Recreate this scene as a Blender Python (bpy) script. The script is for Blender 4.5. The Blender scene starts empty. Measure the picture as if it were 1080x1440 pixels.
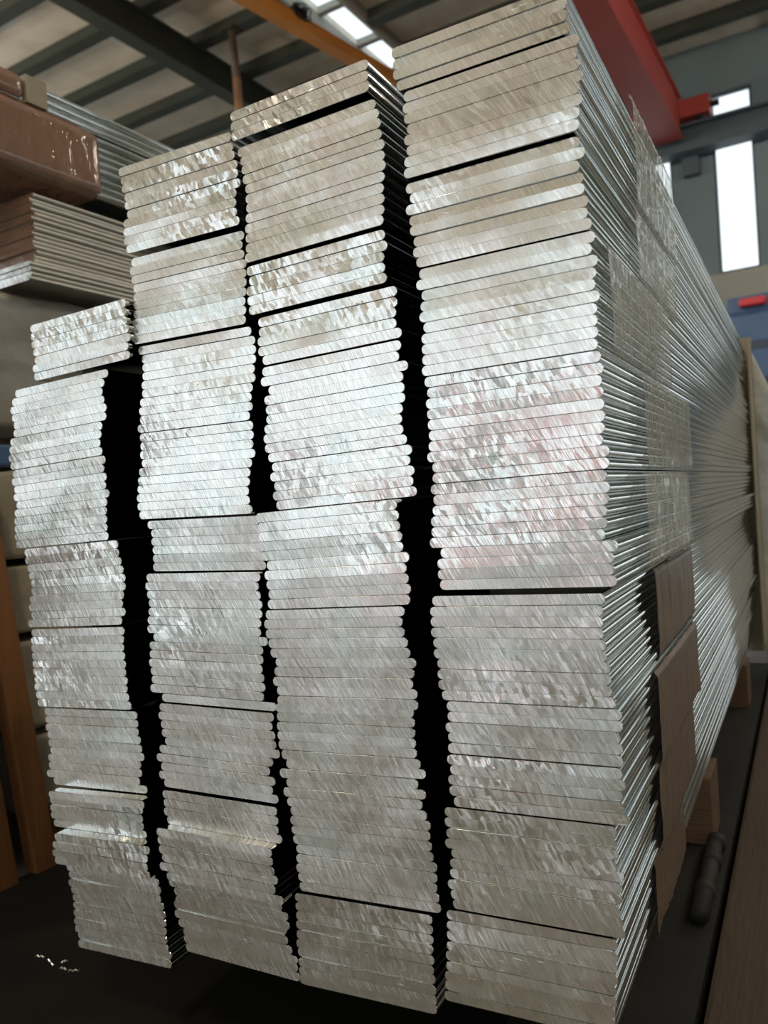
import bpy, bmesh, math, random
from mathutils import Vector, Matrix, noise

random.seed(7)
scene = bpy.context.scene
COL = scene.collection
D = bpy.data

# ---------------------------------------------------------------- camera
S = 0.1635                     # bar width in metres
CAM = Vector((0.0, -0.6968, 0.70))
YAW, PITCH, ROLL, FPX = 0.486242715, -0.013620986, -0.06465805, 1133.94
fw = Vector((-math.sin(YAW) * math.cos(PITCH), math.cos(YAW) * math.cos(PITCH), math.sin(PITCH)))
rt = Vector((math.cos(YAW), math.sin(YAW), 0.0))
up = rt.cross(fw)
rt2 = rt * math.cos(ROLL) + up * math.sin(ROLL)
up2 = up * math.cos(ROLL) - rt * math.sin(ROLL)
cam_data = D.cameras.new('camera')
cam = D.objects.new('camera', cam_data)
COL.objects.link(cam)
m = Matrix.Identity(4)
for i in range(3):
    m[i][0], m[i][1], m[i][2], m[i][3] = rt2[i], up2[i], -fw[i], CAM[i]
cam.matrix_world = m
cam_data.sensor_fit = 'VERTICAL'
cam_data.sensor_height = 36.0
cam_data.sensor_width = 27.0
cam_data.lens = FPX / 1440.0 * 36.0
cam_data.clip_start, cam_data.clip_end = 0.02, 500
cam_data.dof.use_dof = True
cam_data.dof.focus_distance = 0.85
cam_data.dof.aperture_fstop = 7.0
scene.camera = cam

# ---------------------------------------------------------------- sky, exposure
world = D.worlds.new('World')
scene.world = world
world.use_nodes = True
bg = world.node_tree.nodes['Background']
bg.inputs[0].default_value = (0.90, 0.97, 1.0, 1)
bg.inputs[1].default_value = 1.55
vs = scene.view_settings
vs.view_transform = 'Standard'
vs.look = 'None'
vs.gamma = 1.0
vs.use_curve_mapping = False
vs.exposure = 0.0
scene.cycles.use_denoising = True
scene.cycles.max_bounces = 8
scene.cycles.diffuse_bounces = 5
scene.cycles.glossy_bounces = 5
scene.cycles.transparent_max_bounces = 12
scene.cycles.sample_clamp_indirect = 6.0
scene.cycles.blur_glossy = 0.0

# ---------------------------------------------------------------- the hall's own axes (turned 3.14 degrees to the stack)
BA = math.radians(3.14)
BU = Vector((math.cos(BA), -math.sin(BA), 0))
BV = Vector((math.sin(BA), math.cos(BA), 0))


def H(u, v, z):
    p = BU * u + BV * v
    return Vector((p.x + CAM.x, p.y + CAM.y, z))


def portal(name, centre, axis, w, h):
    ld = D.lights.new(name, 'AREA')
    ld.shape = 'RECTANGLE'
    ld.size, ld.size_y = w, h
    ld.cycles.is_portal = True
    o = D.objects.new(name, ld)
    COL.objects.link(o)
    o.matrix_world = axis.to_4x4()
    o.location = centre
    return o


def facing(d, upv=Vector((0, 0, 1))):
    """rotation whose -Z looks along d"""
    z = -d.normalized()
    x = upv.cross(z)
    if x.length < 1e-4:
        x = BU.copy()
    x.normalize()
    y = z.cross(x)
    return Matrix((x, y, z)).transposed()


HALL_U0, HALL_U1, HALL_V0, HALL_V1, HALL_H = -14.0, 9.0, -10.0, 14.0, 7.65
DOOR = (-13.0, 3.0, 4.5)       # u from, u to, height of the open end behind the camera
portal('door_daylight', H((DOOR[0] + DOOR[1]) / 2, HALL_V0 - 0.3, DOOR[2] / 2), facing(BV), DOOR[1] - DOOR[0], DOOR[2])
portal('low_opening_daylight', H(4.5, HALL_V1 + 0.4, 0.5), facing(-BV), 7.0, 1.0)
portal('window_daylight', H(-2.5, HALL_V1 + 0.3, 5.4), facing(-BV), 22, 2.9)

# ---------------------------------------------------------------- materials


class NT:
    def __init__(self, name):
        self.m = D.materials.new(name)
        self.m.use_nodes = True
        self.t = self.m.node_tree
        self.t.nodes.clear()
        self.out = self.n('ShaderNodeOutputMaterial')

    def n(self, typ, **kw):
        x = self.t.nodes.new(typ)
        for k, v in kw.items():
            setattr(x, k, v)
        return x

    def l(self, a, b):
        self.t.links.new(a, b)

    def set(self, node, **kw):
        for k, v in kw.items():
            node.inputs[k.replace('_', ' ')].default_value = v

    def math(self, op, a, b=None):
        x = self.n('ShaderNodeMath', operation=op)
        for i, v in enumerate((a, b)):
            if v is None:
                continue
            if isinstance(v, (int, float)):
                x.inputs[i].default_value = v
            else:
                self.l(v, x.inputs[i])
        return x.outputs[0]

    def vmath(self, op, a, b=None, scale=None):
        x = self.n('ShaderNodeVectorMath', operation=op)
        for i, v in enumerate((a, b)):
            if v is None:
                continue
            if isinstance(v, (tuple, list)):
                x.inputs[i].default_value = v
            else:
                self.l(v, x.inputs[i])
        if scale is not None:
            if isinstance(scale, (int, float)):
                x.inputs['Scale'].default_value = scale
            else:
                self.l(scale, x.inputs['Scale'])
        return x.outputs[0]

    def noise(self, vec, scale, detail=2.0, rough=0.5):
        x = self.n('ShaderNodeTexNoise')
        self.set(x, Scale=scale, Detail=detail, Roughness=rough)
        if vec is not None:
            self.l(vec, x.inputs['Vector'])
        return x

    def mapping(self, vec, loc=(0, 0, 0), rot=(0, 0, 0), scale=(1, 1, 1)):
        x = self.n('ShaderNodeMapping')
        x.inputs['Location'].default_value = loc
        x.inputs['Rotation'].default_value = rot
        x.inputs['Scale'].default_value = scale
        self.l(vec, x.inputs['Vector'])
        return x.outputs[0]

    def ramp(self, fac, stops):
        x = self.n('ShaderNodeValToRGB')
        e = x.color_ramp.elements
        e[0].position, e[0].color = stops[0][0], (*stops[0][1], 1)
        e[1].position, e[1].color = stops[-1][0], (*stops[-1][1], 1)
        for pos, c in stops[1:-1]:
            k = e.new(pos)
            k.color = (*c, 1)
        self.l(fac, x.inputs[0])
        return x.outputs[0]

    def done(self, shader):
        self.l(shader, self.out.inputs['Surface'])
        return self.m


def principled(name, c1, c2=None, scale=6.0, rough=0.6, metal=0.0, bump=0.0, bscale=60.0, stretch=(1, 1, 1), spec=0.5, detail=4.0):
    k = NT(name)
    b = k.n('ShaderNodeBsdfPrincipled')
    k.set(b, Roughness=rough, Metallic=metal)
    b.inputs['Specular IOR Level'].default_value = spec
    tc = k.n('ShaderNodeTexCoord').outputs['Object']
    v = k.mapping(tc, scale=stretch)
    if c2 is not None:
        nz = k.noise(v, scale, detail, 0.6)
        k.l(k.ramp(nz.outputs['Fac'], [(0.3, c1), (0.7, c2)]), b.inputs['Base Color'])
    else:
        b.inputs['Base Color'].default_value = (*c1, 1)
    if bump:
        bn = k.n('ShaderNodeBump')
        bn.inputs['Strength'].default_value = bump
        bn.inputs['Distance'].default_value = 0.01
        k.l(k.noise(v, bscale, 3.0).outputs['Fac'], bn.inputs['Height'])
        k.l(bn.outputs[0], b.inputs['Normal'])
    return k.done(b.outputs[0])


def sawn_end(name, streak=0.11, cells=0.11, fine=0.13, rough=0.19, tint=(0.90, 0.91, 0.90), theta=62.0, per_bar=0.03, rub=True):
    """aluminium as the saw left it: slanting tooth marks and small facets, each leaning a little"""
    k = NT(name)
    b = k.n('ShaderNodeBsdfPrincipled')
    k.set(b, Metallic=1.0)
    geo = k.n('ShaderNodeNewGeometry')
    pos = geo.outputs['Position']
    oi = k.n('ShaderNodeObjectInfo').outputs['Random']
    # across/along the tooth marks, in the plane of the cut
    th = math.radians(theta)
    wob = k.noise(pos, 9.0, 1.0)
    wv = k.vmath('SCALE', k.vmath('SUBTRACT', wob.outputs['Color'], (0.5, 0.5, 0.5)), scale=0.02)
    p2 = k.vmath('ADD', pos, wv)
    rotv = k.mapping(p2, rot=(0, (math.pi / 2 - th), 0))       # local x runs across the marks, local z along them
    fine_n = k.noise(k.mapping(rotv, scale=(950, 0.0, 60)), 1.0, 2.0)
    mid_n = k.noise(k.mapping(rotv, scale=(330, 0.0, 26)), 1.0, 2.0)
    big_n = k.noise(k.mapping(rotv, scale=(7, 0.0, 12)), 1.0, 2.5)
    vor = k.n('ShaderNodeTexVoronoi', feature='F1', distance='CHEBYCHEV')
    k.set(vor, Scale=1.0)
    k.l(k.mapping(rotv, scale=(270, 0.0, 105)), vor.inputs['Vector'])
    # facets matter in some areas, even marks in others
    area = k.noise(k.mapping(pos, scale=(5, 0, 9)), 1.0, 1.0)
    area_f = k.n('ShaderNodeMapRange')
    k.set(area_f, From_Min=0.42, From_Max=0.62)
    k.l(area.outputs['Fac'], area_f.inputs['Value'])
    across = (math.sin(th), 0.0, math.cos(th))
    s1 = k.math('MULTIPLY', k.math('SUBTRACT', mid_n.outputs['Fac'], 0.5), streak * 2)
    s2 = k.math('MULTIPLY', k.math('SUBTRACT', fine_n.outputs['Fac'], 0.5), fine * 2)
    v = k.vmath('SCALE', across, scale=k.math('ADD', s1, s2))
    cell = k.vmath('SCALE', k.vmath('SUBTRACT', vor.outputs['Color'], (0.5, 0.5, 0.5)), scale=k.math('MULTIPLY', area_f.outputs[0], cells * 2))
    v = k.vmath('ADD', v, cell)
    bigv = k.vmath('SCALE', k.vmath('SUBTRACT', big_n.outputs['Color'], (0.5, 0.5, 0.5)), scale=0.28)
    v = k.vmath('ADD', v, bigv)
    wn = k.n('ShaderNodeTexWhiteNoise', noise_dimensions='1D')
    k.l(oi, wn.inputs['W'])
    pb = k.vmath('SCALE', k.vmath('SUBTRACT', wn.outputs['Color'], (0.5, 0.5, 0.5)), scale=per_bar * 2)
    v = k.vmath('ADD', v, pb)
    nrm = k.vmath('NORMALIZE', k.vmath('ADD', geo.outputs['Normal'], v))
    k.l(nrm, b.inputs['Normal'])
    # faint oil tints
    tn = k.noise(k.mapping(pos, scale=(14, 0, 22)), 1.0, 2.0)
    mix = k.ramp(tn.outputs['Fac'], [(0.30, (tint[0] * 0.97, tint[1] * 0.93, tint[2] * 0.95)), (0.5, tint), (0.7, (tint[0] * 0.93, tint[1] * 0.99, tint[2] * 1.0))])
    fk = k.n('ShaderNodeMapRange')
    k.set(fk, From_Min=0.3, From_Max=0.7, To_Min=0.66, To_Max=1.0)
    k.l(fine_n.outputs['Fac'], fk.inputs['Value'])
    mul = k.vmath('SCALE', mix, scale=fk.outputs[0])
    k.l(mul, b.inputs['Base Color'])
    rr = k.n('ShaderNodeMapRange')
    k.set(rr, From_Min=0.3, From_Max=0.7, To_Min=rough - 0.06, To_Max=rough + 0.08)
    k.l(mid_n.outputs['Fac'], rr.inputs['Value'])
    sc = k.noise(k.mapping(pos, scale=(55, 0, 420)), 1.0, 3.0, 0.6)
    sa = k.noise(k.mapping(pos, loc=(3.1, 0, 1.7), scale=(11, 0, 26)), 1.0, 2.0)
    m1 = k.n('ShaderNodeMapRange')
    k.set(m1, From_Min=0.60, From_Max=0.64)
    k.l(sc.outputs['Fac'], m1.inputs['Value'])
    m2 = k.n('ShaderNodeMapRange')
    k.set(m2, From_Min=0.60, From_Max=0.66)
    k.l(sa.outputs['Fac'], m2.inputs['Value'])
    scuff = k.math('MULTIPLY', m1.outputs[0], m2.outputs[0])
    rmix = k.math('ADD', rr.outputs[0], k.math('MULTIPLY', scuff, 0.5))
    k.l(rmix, b.inputs['Roughness'])
    return k.done(b.outputs[0])


def extruded(name, c=(0.82, 0.85, 0.84), rough=0.08):
    """drawn aluminium: fine lines along the length"""
    k = NT(name)
    b = k.n('ShaderNodeBsdfPrincipled')
    k.set(b, Metallic=1.0, Roughness=rough)
    geo = k.n('ShaderNodeNewGeometry')
    oi = k.n('ShaderNodeObjectInfo').outputs['Random']
    pos = geo.outputs['Position']
    ln = k.noise(k.mapping(pos, scale=(700, 2.0, 700)), 1.0, 2.0)
    v = k.vmath('MULTIPLY', k.vmath('SUBTRACT', ln.outputs['Color'], (0.5, 0.5, 0.5)), (0.10, 0.0, 0.10))
    wn = k.n('ShaderNodeTexWhiteNoise', noise_dimensions='1D')
    k.l(oi, wn.inputs['W'])
    v = k.vmath('ADD', v, k.vmath('MULTIPLY', k.vmath('SUBTRACT', wn.outputs['Color'], (0.5, 0.5, 0.5)), (0.08, 0.01, 0.08)))
    k.l(k.vmath('NORMALIZE', k.vmath('ADD', geo.outputs['Normal'], v)), b.inputs['Normal'])
    k.l(k.ramp(ln.outputs['Fac'], [(0.3, tuple(x * 0.82 for x in c)), (0.7, c)]), b.inputs['Base Color'])
    return k.done(b.outputs[0])


def film(name, colour, alpha, rough=0.16, wrinkle=0.5, along=(60, 60, 7)):
    """plastic film: part see-through, part shine, with creases"""
    k = NT(name)
    b = k.n('ShaderNodeBsdfPrincipled')
    b.inputs['Base Color'].default_value = (*colour, 1)
    k.set(b, Roughness=rough)
    b.inputs['Specular IOR Level'].default_value = 0.9
    pos = k.n('ShaderNodeNewGeometry').outputs['Position']
    nz = k.noise(k.mapping(pos, scale=along), 1.0, 4.0, 0.65)
    bn = k.n('ShaderNodeBump')
    bn.inputs['Strength'].default_value = wrinkle
    bn.inputs['Distance'].default_value = 0.004
    k.l(nz.outputs['Fac'], bn.inputs['Height'])
    k.l(bn.outputs[0], b.inputs['Normal'])
    am = k.n('ShaderNodeMapRange')
    k.set(am, From_Min=0.3, From_Max=0.7, To_Min=max(0.0, alpha - 0.22), To_Max=min(1.0, alpha + 0.22))
    k.l(nz.outputs['Fac'], am.inputs['Value'])
    k.l(am.outputs[0], b.inputs['Alpha'])
    return k.done(b.outputs[0])


def pane_mat(name, tint=(0.97, 0.99, 1.0)):
    k = NT(name)
    tr = k.n('ShaderNodeBsdfTransparent')
    tr.inputs[0].default_value = (*tint, 1)
    gl = k.n('ShaderNodeBsdfGlossy')
    gl.inputs['Roughness'].default_value = 0.1
    mx = k.n('ShaderNodeMixShader')
    mx.inputs[0].default_value = 0.06
    k.l(tr.outputs[0], mx.inputs[1])
    k.l(gl.outputs[0], mx.inputs[2])
    return k.done(mx.outputs[0])



def fill_glow_mat(name, c, strength):
    k = NT(name)
    e = k.n('ShaderNodeEmission')
    e.inputs[0].default_value = (*c, 1)
    e.inputs[1].default_value = strength
    return k.done(e.outputs[0])


M = {
    'end': sawn_end('sawn_aluminium'),
    'end_soft': sawn_end('sawn_aluminium_even_marks', streak=0.08, cells=0.04, fine=0.16, rough=0.24, theta=58),
    'end_smooth': sawn_end('sawn_aluminium_smooth', streak=0.03, cells=0.0, fine=0.04, rough=0.24, per_bar=0.03, theta=50),
    'side': extruded('drawn_aluminium'),
    'side_dull': extruded('drawn_aluminium_dull', (0.62, 0.60, 0.55), 0.38),
    'clear_film': film('clear_stretch_film', (0.58, 0.58, 0.50), 0.36, 0.06, 1.0, (60, 150, 8)),
    'brown_tape': film('brown_packing_tape', (0.17, 0.115, 0.078), 0.95, 0.28, 0.5, (60, 260, 8)),
    'brown_film': film('brown_stretch_film', (0.26, 0.145, 0.095), 0.96, 0.14, 0.8, (12, 30, 12)),
    'grey_film': film('cloudy_grey_film', (0.25, 0.23, 0.185), 0.95, 0.30, 0.8, (10, 7, 12)),
    'gap_shade_black': film('gap_shade_black', (0.012, 0.012, 0.012), 0.99, 0.5, 0.5, (10, 7, 12)),  # black standing for the dark void between the leaning boards
    'white_film': film('white_stretch_film', (0.48, 0.47, 0.42), 0.95, 0.30, 0.6, (30, 30, 30)),
    'kraft': principled('kraft_paper', (0.27, 0.235, 0.17), (0.34, 0.30, 0.22), 5, 0.75, bump=0.2),
    'timber': principled('pine_timber', (0.13, 0.052, 0.014), (0.20, 0.085, 0.026), 3.0, 0.65, bump=0.25, bscale=30, stretch=(8, 8, 0.8)),
    'timber_y': principled('sawn_bearer_timber', (0.075, 0.042, 0.018), (0.12, 0.068, 0.03), 3.0, 0.7, bump=0.25, bscale=30, stretch=(1, 8, 8)),
    'plank': principled('weathered_plank', (0.034, 0.022, 0.011), (0.058, 0.038, 0.020), 2.0, 0.75, bump=0.2, bscale=20, stretch=(8, 0.8, 8)),
    'black_steel': principled('black_painted_steel', (0.010, 0.011, 0.010), (0.018, 0.018, 0.016), 5, 0.65, bump=0.1, spec=0.25),
    'shade_black': principled('under_stack_shade', (0.006, 0.006, 0.005), (0.014, 0.013, 0.010), 3, 0.75, bump=0.1, spec=0.2),  # near-black that paints the floor's shade below the stacks
    'concrete': principled('concrete_floor', (0.145, 0.138, 0.12), (0.21, 0.20, 0.175), 1.2, 0.24, bump=0.04),
    'yard': principled('outside_concrete', (0.56, 0.57, 0.56), (0.66, 0.67, 0.66), 0.4, 0.9),
    'wall': principled('blue_grey_wall', (0.135, 0.185, 0.21), (0.165, 0.22, 0.245), 0.5, 0.7),
    'wall_green': principled('dark_green_wall', (0.075, 0.105, 0.088), (0.10, 0.135, 0.115), 0.6, 0.8),
    'wall_cream': principled('cream_wall', (0.62, 0.57, 0.47), (0.70, 0.65, 0.55), 0.6, 0.8),
    'wall_low': principled('grey_rendered_wall', (0.28, 0.28, 0.26), (0.34, 0.34, 0.31), 0.8, 0.8),
    'ceiling': principled('foil_roof_lining', (0.55, 0.49, 0.40), (0.80, 0.74, 0.64), 1.3, 0.6, bump=0.15, bscale=5, detail=6),
    'purlin': principled('dark_green_steel', (0.030, 0.038, 0.030), (0.045, 0.052, 0.040), 2, 0.6),
    'runway': principled('slate_blue_steel', (0.055, 0.080, 0.100), (0.075, 0.105, 0.125), 2, 0.5),
    'red': principled('red_crane_paint', (0.38, 0.055, 0.045), (0.46, 0.075, 0.06), 1.5, 0.5),
    'red_bright': principled('red_container_paint', (0.72, 0.045, 0.03), (0.80, 0.06, 0.045), 1.5, 0.5),
    'orange': principled('orange_crane_paint', (0.46, 0.17, 0.028), (0.58, 0.24, 0.05), 1.5, 0.5),
    'rust_dark': principled('dark_rusty_pipe', (0.07, 0.05, 0.035), (0.14, 0.10, 0.07), 4, 0.7),
    'rust': principled('rusty_pipe', (0.20, 0.12, 0.07), (0.42, 0.22, 0.12), 4, 0.7),
    'blue': principled('blue_machine_paint', (0.045, 0.10, 0.22), (0.06, 0.13, 0.27), 2, 0.5),
    'blue_dark': principled('dark_blue_panel', (0.018, 0.035, 0.075), (0.025, 0.045, 0.09), 2, 0.4),
    'beacon': principled('red_plastic', (0.55, 0.03, 0.04), None, rough=0.3),
    'pane': pane_mat('window_pane'),
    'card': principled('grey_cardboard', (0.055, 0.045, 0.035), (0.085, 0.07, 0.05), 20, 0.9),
    'lamp': fill_glow_mat('fill_globe_glow', (1.0, 0.86, 0.68), 185.0),  # glow of the added fill globes
    'shaving': principled('bright_shaving', (0.75, 0.74, 0.70), None, rough=0.3, metal=1.0),
}

# ---------------------------------------------------------------- mesh helpers


def link(name, me, parent=None, loc=None):
    o = D.objects.new(name, me)
    COL.objects.link(o)
    if loc is not None:
        o.location = loc
    if parent is not None:
        o.parent = parent
    return o


def mesh_from(name, verts, faces, mats, smooth=False, midx=None):
    me = D.meshes.new(name)
    me.from_pydata([tuple(v) for v in verts], [], faces)
    for mt in (mats if isinstance(mats, (list, tuple)) else [mats]):
        me.materials.append(mt)
    if midx:
        me.polygons.foreach_set('material_index', midx)
    if smooth:
        me.polygons.foreach_set('use_smooth', [True] * len(me.polygons))
    me.update()
    return me


class MB:
    """collects boxes, prisms and tubes for ONE mesh"""

    def __init__(self):
        self.v, self.f = [], []

    def box(self, a, b, fr=None):
        i = len(self.v)
        for x in (a[0], b[0]):
            for y in (a[1], b[1]):
                for z in (a[2], b[2]):
                    self.v.append(fr(x, y, z) if fr else Vector((x, y, z)))
        for q in ((0, 1, 3, 2), (4, 6, 7, 5), (0, 4, 5, 1), (2, 3, 7, 6), (0, 2, 6, 4), (1, 5, 7, 3)):
            self.f.append(tuple(i + k for k in q))
        return self

    def prism(self, prof, p0, p1, side, upv):
        """profile (list of (s, t)) swept from p0 to p1"""
        i = len(self.v)
        n = len(prof)
        for p in (p0, p1):
            for s, t in prof:
                self.v.append(p + side * s + upv * t)
        for k in range(n):
            self.f.append((i + k, i + (k + 1) % n, i + n + (k + 1) % n, i + n + k))
        self.f.append(tuple(i + k for k in range(n))[::-1])
        self.f.append(tuple(i + n + k for k in range(n)))
        return self

    def tube(self, pts, r, seg=10):
        i = len(self.v)
        n = len(pts)
        for k, p in enumerate(pts):
            d = (pts[min(k + 1, n - 1)] - pts[max(k - 1, 0)]).normalized()
            a = d.cross(Vector((0.13, 0.31, 0.94)))
            if a.length < 0.05:
                a = d.cross(Vector((1, 0, 0)))
            a.normalize()
            b = d.cross(a)
            rr = r[k] if isinstance(r, (list, tuple)) else r
            for s in range(seg):
                t = 2 * math.pi * s / seg
                self.v.append(p + a * (rr * math.cos(t)) + b * (rr * math.sin(t)))
        for k in range(n - 1):
            for s in range(seg):
                s2 = (s + 1) % seg
                self.f.append((i + k * seg + s, i + k * seg + s2, i + (k + 1) * seg + s2, i + (k + 1) * seg + s))
        self.f.append(tuple(i + s for s in range(seg))[::-1])
        self.f.append(tuple(i + (n - 1) * seg + s for s in range(seg)))
        return self

    def build(self, name, mat, parent=None, smooth=False, bevel=0.0):
        me = mesh_from(name, self.v, self.f, mat, smooth)
        bm = bmesh.new()
        bm.from_mesh(me)
        bmesh.ops.recalc_face_normals(bm, faces=bm.faces)
        if bevel:
            bmesh.ops.bevel(bm, geom=[e for e in bm.edges if e.is_manifold and e.calc_face_angle(0) > 0.6], offset=bevel, segments=2, affect='EDGES', profile=0.6)
        bm.to_mesh(me)
        bm.free()
        return link(name, me, parent)


def tag(o, label=None, cat=None, group=None, kind=None):
    if label:
        o['label'] = label
    if cat:
        o['category'] = cat
    if group:
        o['group'] = group
    if kind:
        o['kind'] = kind
    return o


def empty(name, loc=(0, 0, 0)):
    o = D.objects.new(name, None)
    o.empty_display_size = 0.05
    COL.objects.link(o)
    o.location = loc
    return o


def hbox(a, b):
    return MB().box(a, b, H)


def structure(o):
    o['kind'] = 'structure'
    return o


def adopt(child, parent):
    """parent without moving"""
    child.parent = parent
    child.matrix_parent_inverse = Matrix.Translation(-Vector(parent.location))
    return child

# ================================================================ THE HALL
structure(hbox((HALL_U0, HALL_V0, -0.2), (HALL_U1, HALL_V1, 0.0)).build('floor', M['concrete']))
yard = structure(hbox((-60, -70, -0.25), (50, HALL_V0, -0.02)).build('floor_yard', M['yard']))
wb = MB()
LW = [(-9.0 + 3.0 * k, -9.0 + 3.0 * k + 2.6) for k in range(6)]  # unseen openings added to brighten the roof with daylight
wb.box((HALL_U0 - 0.25, HALL_V0, -0.2), (HALL_U0, HALL_V1, 2.2), H)
wb.box((HALL_U0 - 0.25, HALL_V0, 6.6), (HALL_U0, HALL_V1, HALL_H + 0.3), H)
edges = [HALL_V0] + [e for w in LW for e in w] + [HALL_V1]
for a, b in zip(edges[0::2], edges[1::2]):
    wb.box((HALL_U0 - 0.25, a, 2.2), (HALL_U0, b, 6.6), H)
structure(wb.build('wall_left', M['wall_low']))
portal('left_daylight', H(HALL_U0 - 0.5, -0.2, 4.4), facing(BU), 18, 4.4)

# far wall: rendered below, sheeted above, a row of tall narrow windows
WIN_W, WIN_P, WIN_Z0, WIN_Z1 = 0.60, 1.235, 3.98, 6.82
win_u = [-1.86 + WIN_P * k for k in range(-9, 9)]
wb = MB()                              # two low unseen openings added at right, to reflect in the bar sides
for a, b, z in ((HALL_U0, 1.0, -0.2), (1.0, 3.4, 0.95), (3.4, 5.2, -0.2), (5.2, 8.0, 0.95), (8.0, HALL_U1, -0.2)):
    wb.box((a, HALL_V1, z), (b, HALL_V1 + 0.2, 3.2), H)
structure(wb.build('wall_back_lower', M['wall_green']))
structure(hbox((-20, HALL_V1 + 0.2, -0.25), (30, 60, -0.02)).build('floor_back_yard', M['yard']))
structure(hbox((HALL_U0, HALL_V1, 3.2), (HALL_U1, HALL_V1 + 0.18, WIN_Z0)).build('wall_back_band', M['wall_low']))
wb = MB()
wb.box((HALL_U0, HALL_V1, WIN_Z1), (HALL_U1, HALL_V1 + 0.16, HALL_H + 0.3), H)
edges = [HALL_U0]
for u in win_u:
    edges += [u, u + WIN_W]
edges.append(HALL_U1)
for a, b in zip(edges[0::2], edges[1::2]):
    wb.box((a, HALL_V1, WIN_Z0), (b, HALL_V1 + 0.16, WIN_Z1), H)
structure(wb.build('wall_back', M['wall']))
for k, u in enumerate(win_u):
    w = empty('window_%d' % (k + 1), H(u + WIN_W / 2, HALL_V1, WIN_Z0))
    structure(w)
    fr = MB()
    f0 = 0.035
    fr.box((u, HALL_V1 + 0.02, WIN_Z0), (u + f0, HALL_V1 + 0.09, WIN_Z1), H)
    fr.box((u + WIN_W - f0, HALL_V1 + 0.02, WIN_Z0), (u + WIN_W, HALL_V1 + 0.09, WIN_Z1), H)
    fr.box((u, HALL_V1 + 0.02, WIN_Z0), (u + WIN_W, HALL_V1 + 0.09, WIN_Z0 + f0), H)
    fr.box((u, HALL_V1 + 0.02, WIN_Z1 - f0), (u + WIN_W, HALL_V1 + 0.09, WIN_Z1), H)
    adopt(fr.build('window_frame', M['runway']), w)
    adopt(hbox((u + f0, HALL_V1 + 0.05, WIN_Z0 + f0), (u + WIN_W - f0, HALL_V1 + 0.056, WIN_Z1 - f0)).build('pane', M['pane']), w)

# wall to the right, its openings added for bright lines on the bar sides
wb = MB()
wb.box((HALL_U1, HALL_V0, -0.2), (HALL_U1 + 0.2, HALL_V1, 2.4), H)
wb.box((HALL_U1, HALL_V0, 4.6), (HALL_U1 + 0.2, HALL_V1, HALL_H + 0.3), H)
edges = [HALL_V0] + [e for k in range(7) for e in (-8.0 + 3.1 * k, -8.0 + 3.1 * k + 2.0)] + [HALL_V1]
for a, b in zip(edges[0::2], edges[1::2]):
    wb.box((HALL_U1, a, 2.4), (HALL_U1 + 0.2, b, 4.6), H)
structure(wb.build('wall_right', M['wall_green']))
portal('right_daylight', H(HALL_U1 + 0.4, 2.3, 3.5), facing(-BU), 21, 2.2)

# end wall behind the photographer with the wide open doorway
wb = MB()
wb.box((HALL_U0, HALL_V0 - 0.2, -0.2), (DOOR[0], HALL_V0, HALL_H + 0.3), H)
wb.box((DOOR[1], HALL_V0 - 0.2, -0.2), (HALL_U1, HALL_V0, HALL_H + 0.3), H)
wb.box((DOOR[0], HALL_V0 - 0.2, DOOR[2]), (DOOR[1], HALL_V0, HALL_H + 0.3), H)
for pu in (-9.8, -6.6, -3.4, -0.2):
    wb.box((pu - 0.25, HALL_V0 - 0.2, -0.2), (pu + 0.25, HALL_V0, DOOR[2]), H)
structure(wb.build('wall_front', M['wall_cream']))

# roof lining with strips of skylights; purlins and rafters below it
SKY_U = [(-12.2, -11.65), (-6.33, -5.78), (-0.6, -0.05), (5.1, 5.65)]
wb = MB()
edges = [HALL_U0]
for a, b in SKY_U:
    edges += [a, b]
edges.append(HALL_U1)
for a, b in zip(edges[0::2], edges[1::2]):
    wb.box((a, HALL_V0, HALL_H), (b, HALL_V1, HALL_H + 0.1), H)
ceiling = structure(wb.build('ceiling', M['ceiling']))
for a, b in SKY_U:
    v = 10.68 - 1.02 * 20
    while v < HALL_V1 - 0.3:
        v2 = min(v + 1.02, HALL_V1 - 0.05)
        hbox((a, v + 0.05, HALL_H + 0.04), (b, v2 - 0.05, HALL_H + 0.05)).build('skylight_pane', M['pane'], ceiling)
        hbox((a, v2 - 0.05, HALL_H - 0.01), (b, v2 + 0.05, HALL_H + 0.09)).build('skylight_bar', M['wall_low'], ceiling)
        v += 1.02
    portal('skylight_daylight', H((a + b) / 2, 2.0, HALL_H + 0.4), facing(Vector((0, 0, -1))), b - a, 24)
pv = 13.10
spans = list(zip([HALL_U0] + [b + 0.05 for a, b in SKY_U], [a - 0.05 for a, b in SKY_U] + [HALL_U1]))
while pv > -2:
    for u0, u1 in spans:
        pr = MB()
        pr.box((u0, pv - 0.035, HALL_H - 0.20), (u1, pv + 0.035, HALL_H), H)
        pr.box((u0, pv - 0.10, HALL_H - 0.21), (u1, pv + 0.10, HALL_H - 0.19), H)
        pr.build('purlin', M['purlin'], ceiling)
    pv -= 1.035
for a, b in SKY_U:                     # trimmers along the skylight strips
    for u0, u1 in ((a - 0.05, a), (b, b + 0.05)):
        hbox((u0, HALL_V0, HALL_H - 0.21), (u1, HALL_V1, HALL_H)).build('skylight_trimmer', M['wall_low'], ceiling)
for ru in (-12.9, -8.08, -3.3, 1.5, 6.3):
    rf = MB()
    rf.box((ru - 0.03, HALL_V0, HALL_H - 0.62), (ru + 0.03, HALL_V1, HALL_H - 0.2), H)
    rf.box((ru - 0.12, HALL_V0, HALL_H - 0.64), (ru + 0.12, HALL_V1, HALL_H - 0.61), H)
    rf.box((ru - 0.12, HALL_V0, HALL_H - 0.23), (ru + 0.12, HALL_V1, HALL_H - 0.20), H)
    rf.build('rafter', M['purlin'], ceiling)

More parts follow.
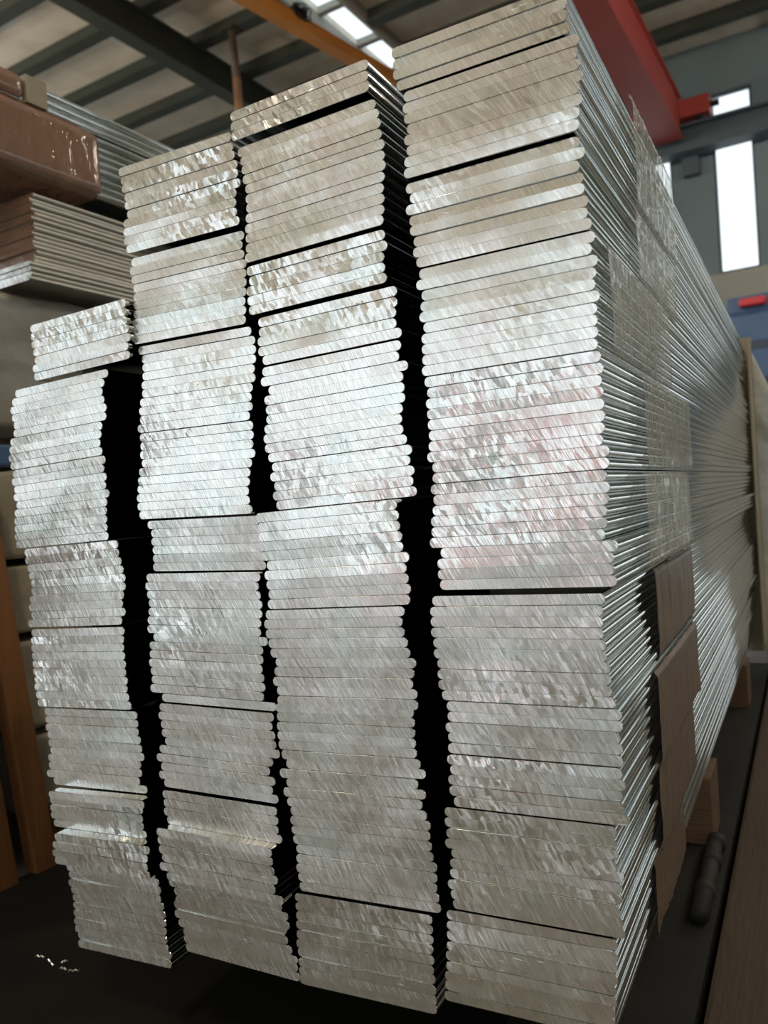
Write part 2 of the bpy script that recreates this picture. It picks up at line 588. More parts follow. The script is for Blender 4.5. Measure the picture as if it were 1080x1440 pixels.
# crane runway on the far wall
rw = empty('crane_runway_beam', H(-2.5, 13.65, 6.0))
tag(rw, 'slate blue crane runway beam crossing the tall windows of the far wall', 'beam')
b = MB()
b.box((HALL_U0 + 0.05, 13.50, 5.87), (HALL_U1 - 0.05, 13.82, 5.91), H)
b.box((HALL_U0 + 0.05, 13.63, 5.91), (HALL_U1 - 0.05, 13.69, 6.25), H)
b.box((HALL_U0 + 0.05, 13.50, 6.25), (HALL_U1 - 0.05, 13.82, 6.29), H)
adopt(b.build('beam', M['runway']), rw)
for u in [x - 0.32 for x in win_u[::3]]:
    adopt(hbox((u - 0.12, 13.82, 5.6), (u + 0.12, 13.999, 6.29)).build('bracket', M['runway']), rw)
adopt(hbox((HALL_U0 + 0.05, 13.635, 6.29), (HALL_U1 - 0.05, 13.685, 6.32)).build('rail', M['black_steel']), rw)


def crane(name, label, p0, p1, w, h, mat, extra, lip=0.05):
    """box girder from p0 (near) to p1 (on the runway) with its end carriage"""
    root = empty(name, p1)
    tag(root, label, 'crane')
    d = (p1 - p0).normalized()
    sd = Vector((d.y, -d.x, 0))
    zz = Vector((0, 0, 1))
    g = MB()
    g.prism([(-w / 2, 0.0), (w / 2, 0.0), (w / 2, h), (-w / 2, h)], p0, p1, sd, zz)
    adopt(g.build('girder', mat, bevel=0.01), root)
    for t in (0.0, h):
        fl = MB().prism([(-w / 2 - lip, t - 0.012), (w / 2 + lip, t - 0.012), (w / 2 + lip, t + 0.012), (-w / 2 - lip, t + 0.012)], p0, p1, sd, zz)
        adopt(fl.build('flange', mat), root)
    c = p1 + d * 0.16
    cu = (c - CAM).dot(BU)
    cv = (c - CAM).dot(BV)
    car = hbox((cu - 0.62, cv - 0.13, 6.38), (cu + 0.62, cv + 0.13, 6.66))
    ec = adopt(car.build('end_carriage', mat, bevel=0.02), root)
    for s in (-0.45, 0.45):
        wh = MB().tube([H(cu + s, cv - 0.05, 6.41), H(cu + s, cv + 0.05, 6.41)], 0.085, 16)
        x = adopt(wh.build('wheel', M['black_steel']), root)
    for s in (-1, 1):
        bf = MB().tube([H(cu + s * 0.62, cv, 6.52), H(cu + s * 0.74, cv, 6.52)], 0.05, 12)
        adopt(bf.build('buffer', M['black_steel']), root)
    extra(root, p0, p1, d, sd)
    return root


def red_extra(root, p0, p1, d, sd):
    for k in range(1, 14):
        q = p1 - d * (k * 1.2)
        st = MB().prism([(-0.19, 0.05), (-0.175, 0.05), (-0.175, 0.62), (-0.19, 0.62)], q, q + d * 0.03, sd, Vector((0, 0, 1)))
        adopt(st.build('stiffener', M['red']), root)


def orange_extra(root, p0, p1, d, sd):
    q = p1 - d * 5.45
    hz = Vector((0, 0, 1))
    t = MB().prism([(-0.09, 0.155), (0.09, 0.155), (0.09, 0.24), (-0.09, 0.24)], q, q + d * 0.22, sd, hz)
    hoist = adopt(t.build('cable_trolley', M['black_steel'], bevel=0.01), root)
    for k in range(5):
        c = q + d * (0.02 + 0.045 * k) + sd * 0.10 + hz * 0.19
        rr = 0.06 + 0.015 * (k % 3)
        pts = [c + hz * (rr * math.cos(a)) + sd * (0.03 * math.sin(3 * a)) + d * (rr * math.sin(a)) for a in [i * 2 * math.pi / 14 for i in range(15)]]
        adopt(MB().tube(pts, 0.009, 6).build('cable_loop', M['black_steel']), root)


crane('red_overhead_crane', 'red overhead crane girder with end carriage by the tall windows', H(-2.42, -3.0, 6.05), H(-2.42, 13.45, 6.05), 0.36, 0.62, M['red'], red_extra)
crane('orange_overhead_crane', 'orange overhead crane girder crossing under the roof skylights', H(-6.49, 2.6, 6.475), H(-4.88, 13.4, 6.475), 0.14, 0.14, M['orange'], orange_extra, 0.012)

# rusty pipe hanging from the roof
hp = empty('hanging_pipe', H(-7.28, 8.9, 0))
tag(hp, 'thin rusty pipe hanging from the roof beside the orange crane', 'pipe')
adopt(MB().tube([H(-7.33, 8.9, HALL_H - 0.2), H(-7.29, 8.9, 6.72)], [0.05, 0.06], 12).build('upper_pipe', M['rust_dark'], smooth=True), hp)
adopt(MB().tube([H(-7.29, 8.9, 6.74), H(-7.27, 8.9, 3.6)], 0.06, 12).build('lower_pipe', M['rust'], smooth=True), hp)
adopt(MB().box((-7.43, 8.80, HALL_H - 0.24), (-7.23, 9.0, HALL_H - 0.2), H).build('fixing_plate', M['purlin']), hp)

# unseen warm globes added as fill light for the roof and hall
for k, (u, v, z, lab) in enumerate(((-9.5, -3.0, 5.7, 'nearest the corner of the open doorway and left wall'), (-4.0, -3.0, 5.7, 'midway between the doorway and the stacks'), (2.0, -3.0, 5.7, 'in front of the closed end of the doorway wall'), (-9.0, 3.0, 5.6, 'beyond the orange crane girder'), (-3.6, 2.6, 5.6, 'between the red and orange crane girders'), (3.0, 3.0, 5.6, 'over the open floor beside the dark green wall'), (3.5, 9.0, 5.6, 'over the floor beside the blue machine'), (-12.6, 4.0, 5.4, 'against the added openings of the left wall'))):
    lp = empty('added_fill_globe', H(u, v, z))
    tag(lp, 'added warm fill globe hanging ' + lab, 'lamp', 'added fill globes under the roof')
    bm = bmesh.new()
    bmesh.ops.create_uvsphere(bm, u_segments=20, v_segments=12, radius=0.2)
    me = D.meshes.new('globe')
    bm.to_mesh(me)
    bm.free()
    me.materials.append(M['lamp'])
    link('globe', me, lp)
    adopt(MB().tube([H(u, v, z + 0.18), H(u, v, z + 0.34)], [0.11, 0.04], 12).build('cap', M['black_steel']), lp)
    adopt(MB().tube([H(u, v, z + 0.33), H(u, v, HALL_H)], 0.012, 8).build('cord', M['black_steel']), lp)

# blue machine near the far wall
bmx = empty('blue_machine', H(-0.55, 9.7, 0))
tag(bmx, 'blue machine cabinet with a red beacon below the far windows', 'machine')
adopt(hbox((-1.22, 9.0, 0.12), (0.12, 10.6, 2.36)).build('body', M['blue'], bevel=0.03), bmx)
adopt(hbox((-1.16, 9.06, 0.0), (0.06, 10.54, 0.12)).build('plinth', M['black_steel']), bmx)
adopt(hbox((-1.16, 9.05, 2.36), (0.06, 10.5, 2.56)).build('top_cover', M['blue'], bevel=0.04), bmx)
for a in (-1.08, -0.50):
    dp = adopt(hbox((a, 8.985, 0.5), (a + 0.5, 9.0, 2.08)).build('door', M['blue_dark'], bevel=0.004), bmx)
    adopt(hbox((a + 0.06, 8.965, 1.7), (a + 0.44, 8.985, 1.98)).build('window_panel', M['blue'], bevel=0.004), bmx)
    adopt(hbox((a + 0.44, 8.96, 1.2), (a + 0.465, 8.985, 1.34)).build('handle', M['black_steel']), bmx)
bc = MB()
bc.box((-1.03, 8.94, 2.43), (-0.78, 9.05, 2.51), H)
adopt(bc.build('beacon', M['beacon'], bevel=0.02), bmx)

# unseen red skip added in the yard for a red reflection on the sawn ends
cu, cv = -6.5, -21.0
ct = empty('added_red_skip', H(cu, cv, -0.02))
tag(ct, 'bright red skip added in the yard for its red reflection', 'skip')
sk = MB()
hw, tw, dp, tk = 1.9, 2.4, 0.8, 0.05
lo = [H(cu + a, cv + b, 0.1) for a, b in ((-hw, -dp), (hw, -dp), (hw, dp), (-hw, dp))]
hi = [H(cu + a, cv + b, 1.5) for a, b in ((-tw, -dp), (tw, -dp), (tw, dp), (-tw, dp))]
hin = [H(cu + a, cv + b, 1.5) for a, b in ((-tw + tk, -dp + tk), (tw - tk, -dp + tk), (tw - tk, dp - tk), (-tw + tk, dp - tk))]
lin = [H(cu + a, cv + b, 0.15) for a, b in ((-hw + tk, -dp + tk), (hw - tk, -dp + tk), (hw - tk, dp - tk), (-hw + tk, dp - tk))]
sk.v = lo + hi + hin + lin
for k in range(4):
    k2 = (k + 1) % 4
    sk.f += [(k, k2, 4 + k2, 4 + k), (4 + k, 4 + k2, 8 + k2, 8 + k), (8 + k, 8 + k2, 12 + k2, 12 + k)]
sk.f += [(3, 2, 1, 0), (12, 13, 14, 15)]
adopt(sk.build('body', M['red_bright']), ct)
for a in (-1.5, -0.75, 0.0, 0.75, 1.5):
    adopt(hbox((cu + a - 0.05, cv + dp, 0.15), (cu + a + 0.05, cv + dp + 0.06, 1.45)).build('rib', M['red_bright']), ct)
for a in (-1.4, 1.3):
    adopt(hbox((cu + a, cv - dp, -0.02), (cu + a + 0.1, cv + dp, 0.1)).build('skid', M['black_steel']), ct)

# ================================================================ THE STACKS OF BARS
THK = 0.00985
PITCHM = 0.0609 * S
BAR_L = 2.0


def bar_mesh(name, end_mat, width=S, thk=THK, length=BAR_L, side_mat=None, rim=0.0005, seg=5):
    """flat bar with rounded edges; its near end is sawn and slightly broken at the rim"""
    r = thk * 0.46
    hw, ht = width / 2, thk / 2
    prof = []
    for cx, cz, a0 in ((hw - r, ht - r, 0), (-hw + r, ht - r, 90), (-hw + r, -ht + r, 180), (hw - r, -ht + r, 270)):
        for k in range(seg):
            a = math.radians(a0 + 90 * k / (seg - 1))
            prof.append((cx + r * math.cos(a), cz + r * math.sin(a)))
    n = len(prof)
    v, f, mi = [], [], []
    sx, sz = (hw - rim * 0.7) / hw, (ht - rim * 0.45) / ht
    for (x, z) in prof:
        v.append((x * sx, 0.0, z * sz))
    for (x, z) in prof:
        v.append((x, rim, z))
    for (x, z) in prof:
        v.append((x, length, z))
    f.append(tuple(range(n)))
    mi.append(0)
    f.append(tuple(range(2 * n, 3 * n))[::-1])
    mi.append(0)
    for a, b in ((0, n), (n, 2 * n)):
        for k in range(n):
            f.append((a + k, b + k, b + (k + 1) % n, a + (k + 1) % n))
            mi.append(1)
    me = D.meshes.new(name)
    me.from_pydata(v, [], f)
    me.materials.append(end_mat)
    me.materials.append(side_mat or M['side'])
    me.polygons.foreach_set('material_index', mi)
    sm = [len(p.vertices) == 4 for p in me.polygons]
    me.polygons.foreach_set('use_smooth', sm)
    bm = bmesh.new()
    bm.from_mesh(me)
    bmesh.ops.recalc_face_normals(bm, faces=bm.faces)
    for e in bm.edges:
        ys = [vv.co.y for vv in e.verts]
        if abs(ys[0] - ys[1]) < 1e-6:
            e.smooth = False
    bm.to_mesh(me)
    bm.free()
    return me


BAR = {k: bar_mesh('flat_bar_' + k, M[k]) for k in ('end', 'end_soft', 'end_smooth')}

# stack: centre x, tilt, packs from the top: (front y mm, centre z of the pack's lowest bar mm, centre x of each bar mm)
STACKS = [
  (-0.8029, 0.036, [
    (-3.0, 884.0, [-767, -767, -767, -765, -764, -767, -767]),
    (-6.8, 778.2, [-800, -807, -810, -808, -804, -805, -814, -815, -818, -816]),
    (-9.2, 677.7, [-810, -813, -811, -812, -808, -812, -814, -814, -814, -815]),
    (-8.4, 577.0, [-801, -799, -796, -795, -793, -794, -795, -800, -797, -801]),
    (0.5, 473.8, [-808, -810, -812, -810, -809, -810, -809, -811, -809, -806]),
    (11.5, 369.2, [-810, -809, -808, -807, -804, -802, -809, -808, -811, -802]),
    (-4.2, 358.0, [-791]),
    (16.1, 312.0, [-815, -815, -816, -812]),
    (-1.4, 272.1, [-792, -795, -795, -794]),
    (32.5, 146.5, [-818, -814, -812, -811, -809, -807, -806, -806, -805, -804, -802, -801]),
  ]),
  (-0.6053, -0.008, [
    (0.7, 1007.6, [-604, -603, -601, -599, -598, -597, -602, -603, -603, -600]),
    (5.8, 904.1, [-600, -602, -601, -600, -601, -601, -602, -604, -603, -604]),
    (6.6, 891.8, [-600]),
    (7.9, 802.0, [-597, -596, -597, -600, -599, -604, -606, -606, -610]),
    (3.9, 701.1, [-603, -604, -605, -603, -607, -612, -613, -615, -614, -611]),
    (13.5, 639.1, [-610, -605, -605, -605, -605, -606]),
    (2.8, 498.4, [-606, -609, -607, -607, -607, -609, -610, -603, -610, -610, -611, -611, -610, -612]),
    (10.3, 486.1, [-602]),
    (6.9, 385.6, [-604, -607, -604, -603, -600, -610, -614, -607, -611, -606]),
    (3.5, 343.8, [-606, -605, -605, -602]),
    (-7.7, 284.1, [-607, -607, -605, -603, -606, -596]),
    (13.6, 243.9, [-614, -615, -608, -607]),
    (19.3, 204.0, [-616, -614, -609, -603]),
    (22.0, 184.0, [-605, -603]),
  ]),
  (-0.4222, 0.032, [
    (-18.7, 1087.6, [-426, -427, -427]),
    (-13.9, 962.5, [-424, -421, -419, -419, -417, -418, -417, -419, -421, -421, -422, -423]),
    (-10.2, 909.8, [-424, -423, -427, -427, -426]),
    (-4.6, 856.5, [-418, -419, -420, -421, -416]),
    (-2.6, 755.3, [-418, -421, -413, -418, -418, -418, -421, -422, -422, -419]),
    (-5.6, 704.7, [-413, -415, -412, -413, -411]),
    (-23.7, 603.9, [-423, -422, -421, -420, -420, -414, -417, -416, -415, -416]),
    (-11.8, 501.8, [-429, -432, -430, -427, -425, -420, -423, -424, -421, -420]),
    (-2.7, 302.5, [-430, -430, -430, -430, -430, -426, -422, -430, -423, -427, -423, -420, -421, -420, -419, -416, -416, -417, -416, -415]),
    (9.2, 193.1, [-431, -431, -431, -432, -431, -432, -432, -431, -431, -432]),
  ]),
  (-0.2368, 0.013, [
    (-16.2, 1082.8, [-239, -239, -239, -237]),
    (-14.2, 1001.5, [-231, -233, -232, -230, -233, -231, -234, -235]),
    (-9.2, 920.0, [-237, -233, -238, -236, -235, -233, -234, -231]),
    (-9.3, 819.1, [-229, -232, -228, -230, -231, -228, -231, -231, -231, -232]),
    (-9.0, 718.9, [-230, -229, -231, -230, -230, -230, -231, -233, -228, -229]),
    (-7.7, 618.9, [-232, -230, -231, -233, -234, -236, -226, -230, -230, -229]),
    (-1.0, 513.4, [-241, -243, -244, -244, -242, -242, -240, -240, -240, -237]),
    (-0.2, 463.1, [-233, -233, -235, -234, -234]),
    (-1.9, 412.8, [-235, -233, -236, -235, -231]),
    (5.7, 358.6, [-245, -246, -244, -246, -241]),
    (5.8, 308.8, [-243, -244, -246, -244, -243]),
    (5.0, 217.8, [-250, -250, -251, -251, -253, -253, -255, -256, -257]),
  ]),
]


SMOOTH = {(0, 57), (1, 0), (1, 20), (1, 60), (2, 3)}
WHERE = ['the shortest stack', 'the stack beside the shortest stack', 'the stack beside the tape-wrapped stack', 'the tallest, tape-wrapped stack']
NTH = {1: 'topmost', 2: 'second', 3: 'third'}


def ordinal(n):
    if 10 <= n % 100 <= 20:
        return '%dth' % n
    return '%d%s' % (n, {1: 'st', 2: 'nd', 3: 'rd'}.get(n % 10, 'th'))


rnd = random.Random(11)
col_base = []
packs = []                      # (stack, right edge x, z low, z high, y)
for ci, (xm, tilt, rows) in enumerate(STACKS):
    idx = 0
    gaps = []
    bars = []
    for y, zb, xs in rows:
        n = len(xs)
        soft = rnd.random() < 0.45
        xr = -9
        for j, xmm in enumerate(xs):
            x = xmm / 1000.0
            z = zb / 1000.0 + (n - 1 - j) * PITCHM + tilt * (x - xm)
            yy = y / 1000.0 + rnd.uniform(-0.0013, 0.0013)
            kind = 'end_smooth' if (ci, idx) in SMOOTH else ('end_soft' if (soft or rnd.random() < 0.12) else 'end')
            o = link('flat_bar', BAR[kind], loc=(x, yy, z))
            o.rotation_euler = (0, -math.atan(tilt), 0)
            first = 'topmost' if idx == 0 else ordinal(idx + 1)
            tag(o, '%s flat aluminium bar from the top of %s' % (first, WHERE[ci]) if idx else 'topmost flat aluminium bar of %s' % WHERE[ci], 'metal bar', 'flat aluminium bars in the stacks')
            xr = max(xr, x + S / 2)
            idx += 1
        zlo = zb / 1000.0 - THK / 2
        zhi = zb / 1000.0 + (n - 1) * PITCHM + THK / 2
        packs.append((ci, xr, zlo, zhi, y / 1000.0))
        gaps.append((zlo, zhi, sum(xs) / n / 1000.0))
    col_base.append((xm, gaps[-1][0], tilt, gaps[-1][2]))
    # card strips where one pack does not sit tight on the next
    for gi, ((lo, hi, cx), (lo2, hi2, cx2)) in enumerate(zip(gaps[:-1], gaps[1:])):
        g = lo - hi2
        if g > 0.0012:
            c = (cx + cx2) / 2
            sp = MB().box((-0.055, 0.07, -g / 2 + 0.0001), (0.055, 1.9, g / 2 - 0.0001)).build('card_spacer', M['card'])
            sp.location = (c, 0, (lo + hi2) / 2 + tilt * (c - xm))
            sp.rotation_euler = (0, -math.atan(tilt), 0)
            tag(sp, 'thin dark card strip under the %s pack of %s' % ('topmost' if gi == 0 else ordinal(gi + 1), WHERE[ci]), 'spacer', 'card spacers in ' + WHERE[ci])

# timber blocks under each stack, standing on two black channels
for ci, (xm, zlo, tilt, cx) in enumerate(col_base):
    for y0 in (0.70, 1.58):
        h0 = zlo - 0.1 + tilt * (cx - xm)
        w = 0.088 if ci < 3 else 0.085
        t = MB().box((-w, 0, 0), (w, 0.11, h0 - abs(tilt) * w)).build('timber_block', M['timber_y'], bevel=0.002)
        t.location = (cx, y0, 0.1)
        tag(t, 'sawn timber block under %s, nearer its %s end' % (WHERE[ci], 'sawn' if y0 < 1 else 'kraft-wrapped'), 'timber', 'timber blocks under the stacks')
for xa, xb, lab in ((-0.335, -0.143, 'under the tallest, tape-wrapped stack'), (-0.51, -0.345, 'under the stack beside the tape-wrapped stack'), (-0.70, -0.52, 'under the stack beside the shortest stack'), (-0.90, -0.715, 'under the shortest stack')):
    c = MB()
    ys = 0.10 if xb > -0.15 else 0.36
    c.box((xa, ys, 0.075), (xb, 2.15, 0.1))
    c.box((xa, ys, 0.012), (xa + 0.012, 2.15, 0.075))
    c.box((xb - 0.012, ys, 0.012), (xb, 2.15, 0.075))
    tag(c.build('steel_channel', M['black_steel']), 'black steel channel ' + lab, 'steel channel')
pl = MB().box((-1.40, -0.03, 0.0), (-0.142, 2.2, 0.012)).build('shade_sheet', M['shade_black'])  # added black sheet: shade under the stacks put into colour
tag(pl, 'black sheet painting the floor shade below all the stacks of bars', 'plate')

# short pipe with clamp rings lying on the channel
pc = empty('clamped_pipe', (-0.162, 0.45, 0.1))
tag(pc, 'short black pipe with bright clamp rings lying on the steel channel', 'pipe')
adopt(MB().tube([Vector((-0.160, 0.44, 0.1145)), Vector((-0.164, 0.695, 0.1145))], 0.0125, 14).build('pipe', M['black_steel'], smooth=True), pc)
for y in (0.50, 0.60, 0.67):
    adopt(MB().tube([Vector((-0.1615, y, 0.1145)), Vector((-0.1615, y + 0.022, 0.1145))], 0.0144, 14).build('clamp_ring', M['black_steel'], smooth=True), pc)

# ---------------------------------------------------------------- film and tape wrapped round the packs of the tallest stack
PACKS4 = [(0, 2, 0.205, 0.49), (2, 3, 0.19, 0.472), (3, 4, 0.024, 0.358), (4, 5, 0.158, 0.514), (5, 6, 0.124, 0.451), (6, 7, 0.217, 0.519), (7, 9, 0.153, 0.485), (9, 11, 0.191, 0.474), (11, 12, 0.183, 0.40)]
p4 = [q for q in packs if q[0] == 3]


def band(name, mat, x, y0, y1, z0, z1, seed, amp=0.0018, ragged=0.006):
    ny, nz = 40, 34
    v, f = [], []
    for j in range(nz + 1):
        for i in range(ny + 1):
            s, t = i / ny, j / nz
            e0 = ragged * noise.noise(Vector((seed, 0.0, t * 5)))
            e1 = ragged * noise.noise(Vector((seed + 9, 0.0, t * 5)))
            y = (y0 + e0) * (1 - s) + (y1 + e1) * s
            z = z0 + (z1 - z0) * t
            w = noise.noise(Vector((y * 110, z * 12, seed))) + 0.45 * noise.noise(Vector((y * 60, z * 70, seed + 3)))
            xx = x + amp * (1.2 + w)
            edge = min(t, 1 - t) * (z1 - z0)
            if edge < 0.004:                     # turn in round the pack's edge
                xx -= 0.0035 * (1 - edge / 0.004)
            v.append((xx, y, z))
    for j in range(nz):
        for i in range(ny):
            a = j * (ny + 1) + i
            f.append((a, a + 1, a + ny + 2, a + ny + 1))
    me = mesh_from(name, v, f, mat, smooth=True)
    o = link(name, me)
    md = o.modifiers.new('thickness', 'SOLIDIFY')
    md.thickness = 0.00025
    md.offset = 1.0
    return o


BAND_LAB = [
    ('clear_film_band', 'clear_film', 'clear film band round the topmost pack of the tape-wrapped stack'),
    ('clear_film_band', 'clear_film', 'clear film band round the second pack of the tape-wrapped stack'),
    ('clear_film_band', 'clear_film', 'wide shiny clear film band round the third pack of the tape-wrapped stack'),
    ('clear_film_band', 'clear_film', 'creased clear film band round the fourth pack of the tape-wrapped stack'),
    ('clear_film_band', 'clear_film', 'thin clear film band just above the brown tape bands'),
    ('brown_tape_band', 'brown_tape', 'topmost brown tape band, with a crumpled upper edge'),
    ('brown_tape_band', 'brown_tape', 'second brown tape band from the top of the taped side'),
    ('brown_tape_band', 'brown_tape', 'third brown tape band from the top of the taped side'),
    ('brown_tape_band', 'brown_tape', 'lowest brown tape band on the taped side'),
]
for k, ((a, b, y0, y1), (nm, mt, lab)) in enumerate(zip(PACKS4, BAND_LAB)):
    sel = p4[a:b]
    x = max(q[1] for q in sel)
    o = band(nm, M[mt], x, y0, y1, min(q[2] for q in sel) + 0.001, max(q[3] for q in sel) - 0.001, 3.7 * k + 1)
    tag(o, lab, 'film' if 'film' in nm else 'tape')
# crumpled lip of the first brown band
lip = MB()
x6 = p4[6][1]
z6 = p4[6][3]
for k in range(5):
    pts = [Vector((x6 + 0.003 + 0.002 * noise.noise(Vector((i * 0.9, k, 2))), 0.30 + 0.21 * i / 14 + 0.006 * noise.noise(Vector((i * 0.7, k * 3, 5))), z6 + 0.001 + 0.004 * noise.noise(Vector((i * 0.8, k * 5, 9))))) for i in range(15)]
    lip.tube(pts, [0.0006 + 0.0012 * abs(noise.noise(Vector((i * 1.3, k, 7)))) for i in range(15)], 5)
tag(lip.build('crumpled_film_strip', M['clear_film'], smooth=True), 'crumpled roll of clear film along the edge of the brown tape', 'film')

# kraft wrap on the far end of the stacks
kw = MB()
kw.box((-0.94, 2.040, 0.16), (-0.136, 2.048, 1.13))  # unseen back sheet added to keep light out of the gaps
kw.box((-0.1435, 1.93, 0.20), (-0.1385, 2.040, 1.10))
tag(kw.build('end_wrap', M['kraft']), 'brown kraft wrap at the far end, with an added light-blocking back', 'wrapping')

# pale wrapped pack beyond the far end
wp = empty('wrapped_pack', (-0.07, 2.4, 0))
tag(wp, 'pale film-wrapped pack standing beyond the far end of the stacks', 'pack')


def soft_box(a, b, seed, amp, n=14, rad=0.0):
    """box whose skin bulges and creases like film over a pack"""
    bm = bmesh.new()
    bmesh.ops.create_cube(bm, size=1.0)
    bmesh.ops.subdivide_edges(bm, edges=bm.edges[:], cuts=n, use_grid_fill=True)
    for vv in bm.verts:
        q = Vector([a[i] + (vv.co[i] + 0.5) * (b[i] - a[i]) for i in range(3)])
        nrm = Vector([c if abs(c) > 0.499 else 0 for c in vv.co])
        if nrm.length:
            nrm.normalize()
        q += nrm * amp * (noise.noise(q * 9 + Vector((seed, 0, 0))) + 0.5 * noise.noise(q * 23))
        if rad:
            inner = Vector([min(max(q[i], a[i] + rad), b[i] - rad) for i in range(3)])
            dq = q - inner
            if dq.length > 1e-6:
                q = inner + dq.normalized() * rad
        edge = sum(1 for c in vv.co if abs(c) > 0.499)
        if edge > 1:
            q -= nrm * amp * 1.5
        vv.co = q
    return bm


def soft_obj(name, a, b, seed, amp, mat, parent=None, hall=True, n=14, rad=0.0, shape=None):
    bm = soft_box(a, b, seed, amp, n, rad)
    if shape:
        for vv in bm.verts:
            vv.co = shape(vv.co)
    if hall:
        for vv in bm.verts:
            vv.co = H(vv.co.x, vv.co.y, vv.co.z)
    me = D.meshes.new(name)
    bm.to_mesh(me)
    bm.free()
    me.materials.append(mat)
    me.polygons.foreach_set('use_smooth', [True] * len(me.polygons))
    o = link(name, me)
    if parent is not None:
        adopt(o, parent)
    return o


soft_obj('film_skin', (-0.155, 2.12, 0.155), (0.02, 2.9, 1.12), 5, 0.008, M['white_film'], wp, hall=False, n=26, shape=lambda c: Vector((c.x, c.y, c.z - max(0.0, c.z - 0.5) * 0.5 * min(1.0, max(0.0, (c.x + 0.15) / 0.12)))))
for x in (-0.115, -0.02):
    adopt(MB().box((x - 0.03, 2.15, 0.0), (x + 0.03, 2.88, 0.15)).build('pallet_runner', M['plank']), wp)

# brown plank on the floor at the right
pk = MB().box((-0.135, -0.75, 0.0), (0.22, 2.06, 0.10)).build('floor_timber', M['plank'], bevel=0.006)
tag(pk, 'broad dark brown timber lying along the floor beside the stacks', 'timber')

# bright shavings on the shade sheet
for k, (x, y, L, a) in enumerate(((-1.115, 0.15, 0.018, 0.2), (-1.085, 0.145, 0.026, -0.35), (-1.05, 0.14, 0.014, 0.1), (-1.03, 0.142, 0.016, 0.5), (-1.065, 0.155, 0.008, 1.0))):
    pts = [Vector((x + L * (i / 8 - 0.5) * math.cos(a), y + L * (i / 8 - 0.5) * math.sin(a), 0.0135 + 0.0025 * math.sin(i * 0.9) ** 2)) for i in range(9)]
    tag(MB().tube(pts, 0.0012, 5).build('metal_shaving', M['shaving']), 'tiny bright metal shaving on the black shade sheet by the shortest stack', 'shaving', 'metal shavings on the plate')

# ================================================================ PACKS ALONG THE LEFT
UR = -1.45


def side_bars(root, n, u0, u1, v0, v1, z0, z1, jit, seed, mat_end, mat_side):
    rr = random.Random(seed)
    t = (z1 - z0) / n
    me = bar_mesh('pack_bar_%d' % seed, mat_end, width=u1 - u0, thk=t * 0.97, length=v1 - v0, side_mat=mat_side, seg=4)
    for k in range(n):
        o = link('bar', me)
        p = H((u0 + u1) / 2 + rr.uniform(-jit, jit), v0 + rr.uniform(-jit, jit) * 2, z0 + (k + 0.5) * t)
        o.parent = root
        o.matrix_parent_inverse = Matrix.Translation(-Vector(root.location))
        o.location = p
        o.rotation_euler = (0, 0, -BA)


# lower: cartons wrapped in kraft paper
for k, (z0, z1, lab) in enumerate(((0.10, 0.265, 'lowest kraft-paper pack behind the leaning boards'), (0.268, 0.465, 'second kraft-paper pack from the floor beside the shortest stack'), (0.468, 0.622, 'third kraft-paper pack from the floor beside the shortest stack'), (0.625, 0.815, 'topmost kraft-paper pack, under the blue block'))):
    r = empty('paper_pack', H(-1.75, 1.4, z0))
    soft_obj('paper_skin', (-2.05, 1.0, z0 + 0.004), (-1.50 + 0.006 * (k % 2), 3.0, z1 - 0.004), 20 + k, 0.004, M['kraft'], r)
    for v in (1.18, 1.9):
        adopt(hbox((-1.485, v, z0 + 0.008), (-1.482, v + 0.016, z1 - 0.008)).build('strap', M['black_steel']), r)
    tag(r, lab, 'pack')
for v, w3 in ((1.05, 'near'), (1.9, 'middle'), (2.8, 'far')):
    t = hbox((-2.05, v, 0.0), (-1.5, v + 0.1, 0.10)).build('timber_bearer', M['timber_y'], bevel=0.003)
    tag(t, 'timber bearer under the %s of the lowest kraft-paper pack' % {'near': 'board end', 'middle': 'middle', 'far': 'far end'}[w3], 'timber', 'bearers under the paper packs')
# upright boards in front of the paper packs
for v0, v1, lab in ((0.978, 1.028, 'leaning orange-brown board against the kraft-paper packs'), (0.86, 0.940, 'leaning brown board in front of the blacked-out gap')):
    t = MB().box((-1.470, v0, 0.0), (-1.435, v1, 0.80), lambda u, v, z: H(u, v - 0.11 * z, z)).build('leaning_board', M['timber'], bevel=0.003)
    tag(t, lab, 'board')
r = soft_obj('dark_gap_block', (-2.1, 0.45, 0.0), (-1.51, 0.975, 0.80), 77, 0.006, M['gap_shade_black'])  # block added to black out the empty gap between the boards
tag(r, 'added black block as the dark gap behind the two leaning boards', 'pack')
bb = hbox((-1.60, 1.004, 0.822), (-1.51, 1.045, 0.866)).build('blue_block', M['blue'], bevel=0.006)
tag(bb, 'small blue plastic block on the topmost paper pack', 'block')
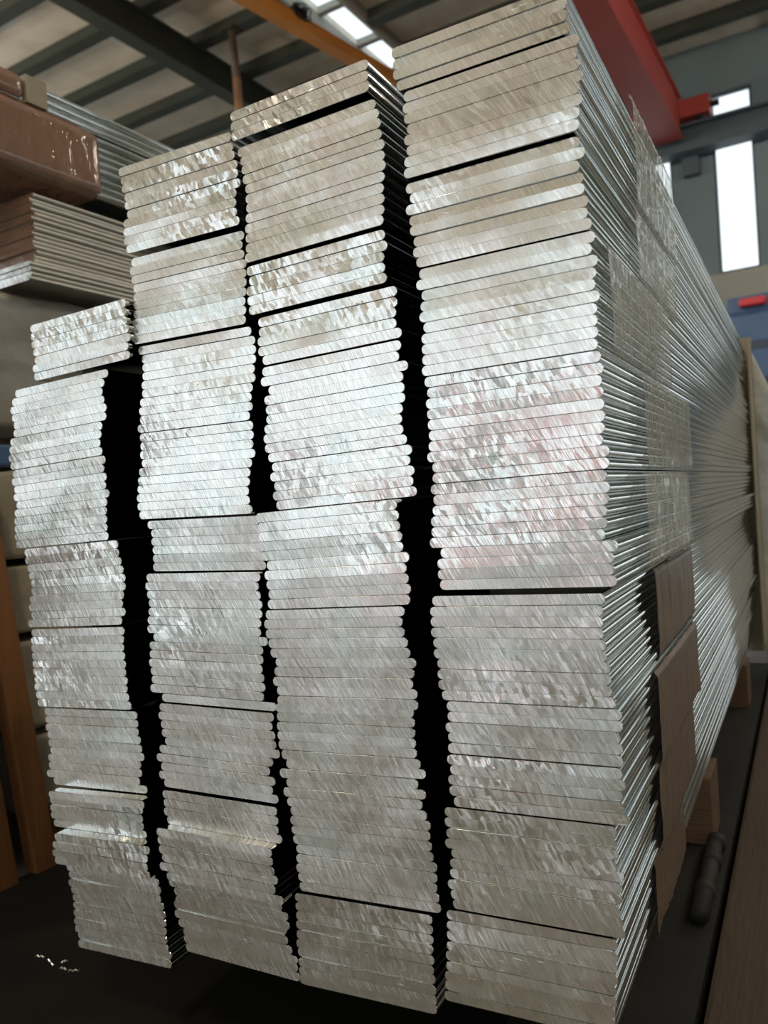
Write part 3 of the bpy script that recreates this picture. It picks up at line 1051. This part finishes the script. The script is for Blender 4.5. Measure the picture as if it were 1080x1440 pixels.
# middle: pack in cloudy film
r = empty('film_pack', H(-1.75, 1.5, 0.87))
tag(r, 'cloudy film-wrapped pack under the bare grey bars', 'pack')
soft_obj('film_skin', (-2.05, 0.72, 0.885), (-1.49, 3.2, 1.185), 31, 0.010, M['grey_film'], r, n=20)
for v in (1.05, 1.6, 2.4):
    adopt(hbox((-1.95, v, 0.822), (-1.55, v + 0.08, 0.884)).build('batten', M['timber_y']), r)
# bare grey bars
r = empty('bar_pack', H(-1.75, 1.4, 1.2))
tag(r, 'pack of bare dull grey bars lying on the film-wrapped pack', 'bar pack')
side_bars(r, 4, -2.02, UR + 0.012, 1.06, 3.3, 1.196, 1.236, 0.002, 41, M['end_soft'], M['side_dull'])
side_bars(r, 15, -2.02, UR, 1.085, 3.3, 1.237, 1.385, 0.003, 42, M['brown_film'], M['side_dull'])
# wrapped packs on top
for nm, z0, z1, n, u1, v0, v1, seed, lab in (
        ('wrapped_bar_pack', 1.418, 1.556, 8, UR + 0.01, 0.72, 1.262, 51, 'lower bar pack with its near end in brown film'),
        ('wrapped_bar_pack', 1.577, 1.630, 3, UR - 0.02, 0.70, 1.10, 52, 'upper bar pack with its near end in brown film')):
    r = empty(nm, H(-1.75, 1.4, z0))
    tag(r, lab, 'bar pack')
    side_bars(r, n, -2.02, u1, v0 + 0.02, 3.4, z0, z1, 0.003, seed, M['end_soft'], M['side'])
    soft_obj('film_wrap', (-2.035, v0, z0 - 0.004), (u1 + 0.014, v1, z1 + 0.006), seed, 0.004, M['brown_film'], r, n=44, rad=0.026)
    if seed == 52:
        adopt(hbox((-2.03, 1.095, z0 + 0.001), (u1 + 0.012, 1.145, z1 + 0.005)).build('cardboard_collar', M['kraft']), r)
for v, w3 in ((0.95, 'film-wrapped end'), (1.5, 'middle'), (2.6, 'far end')):
    t = hbox((-2.0, v, 1.3865), (UR - 0.03, v + 0.06, 1.404)).build('timber_batten', M['timber_y'])
    tag(t, 'timber batten under the %s of the lower wrapped bar pack' % w3, 'timber', 'battens between the upper packs')
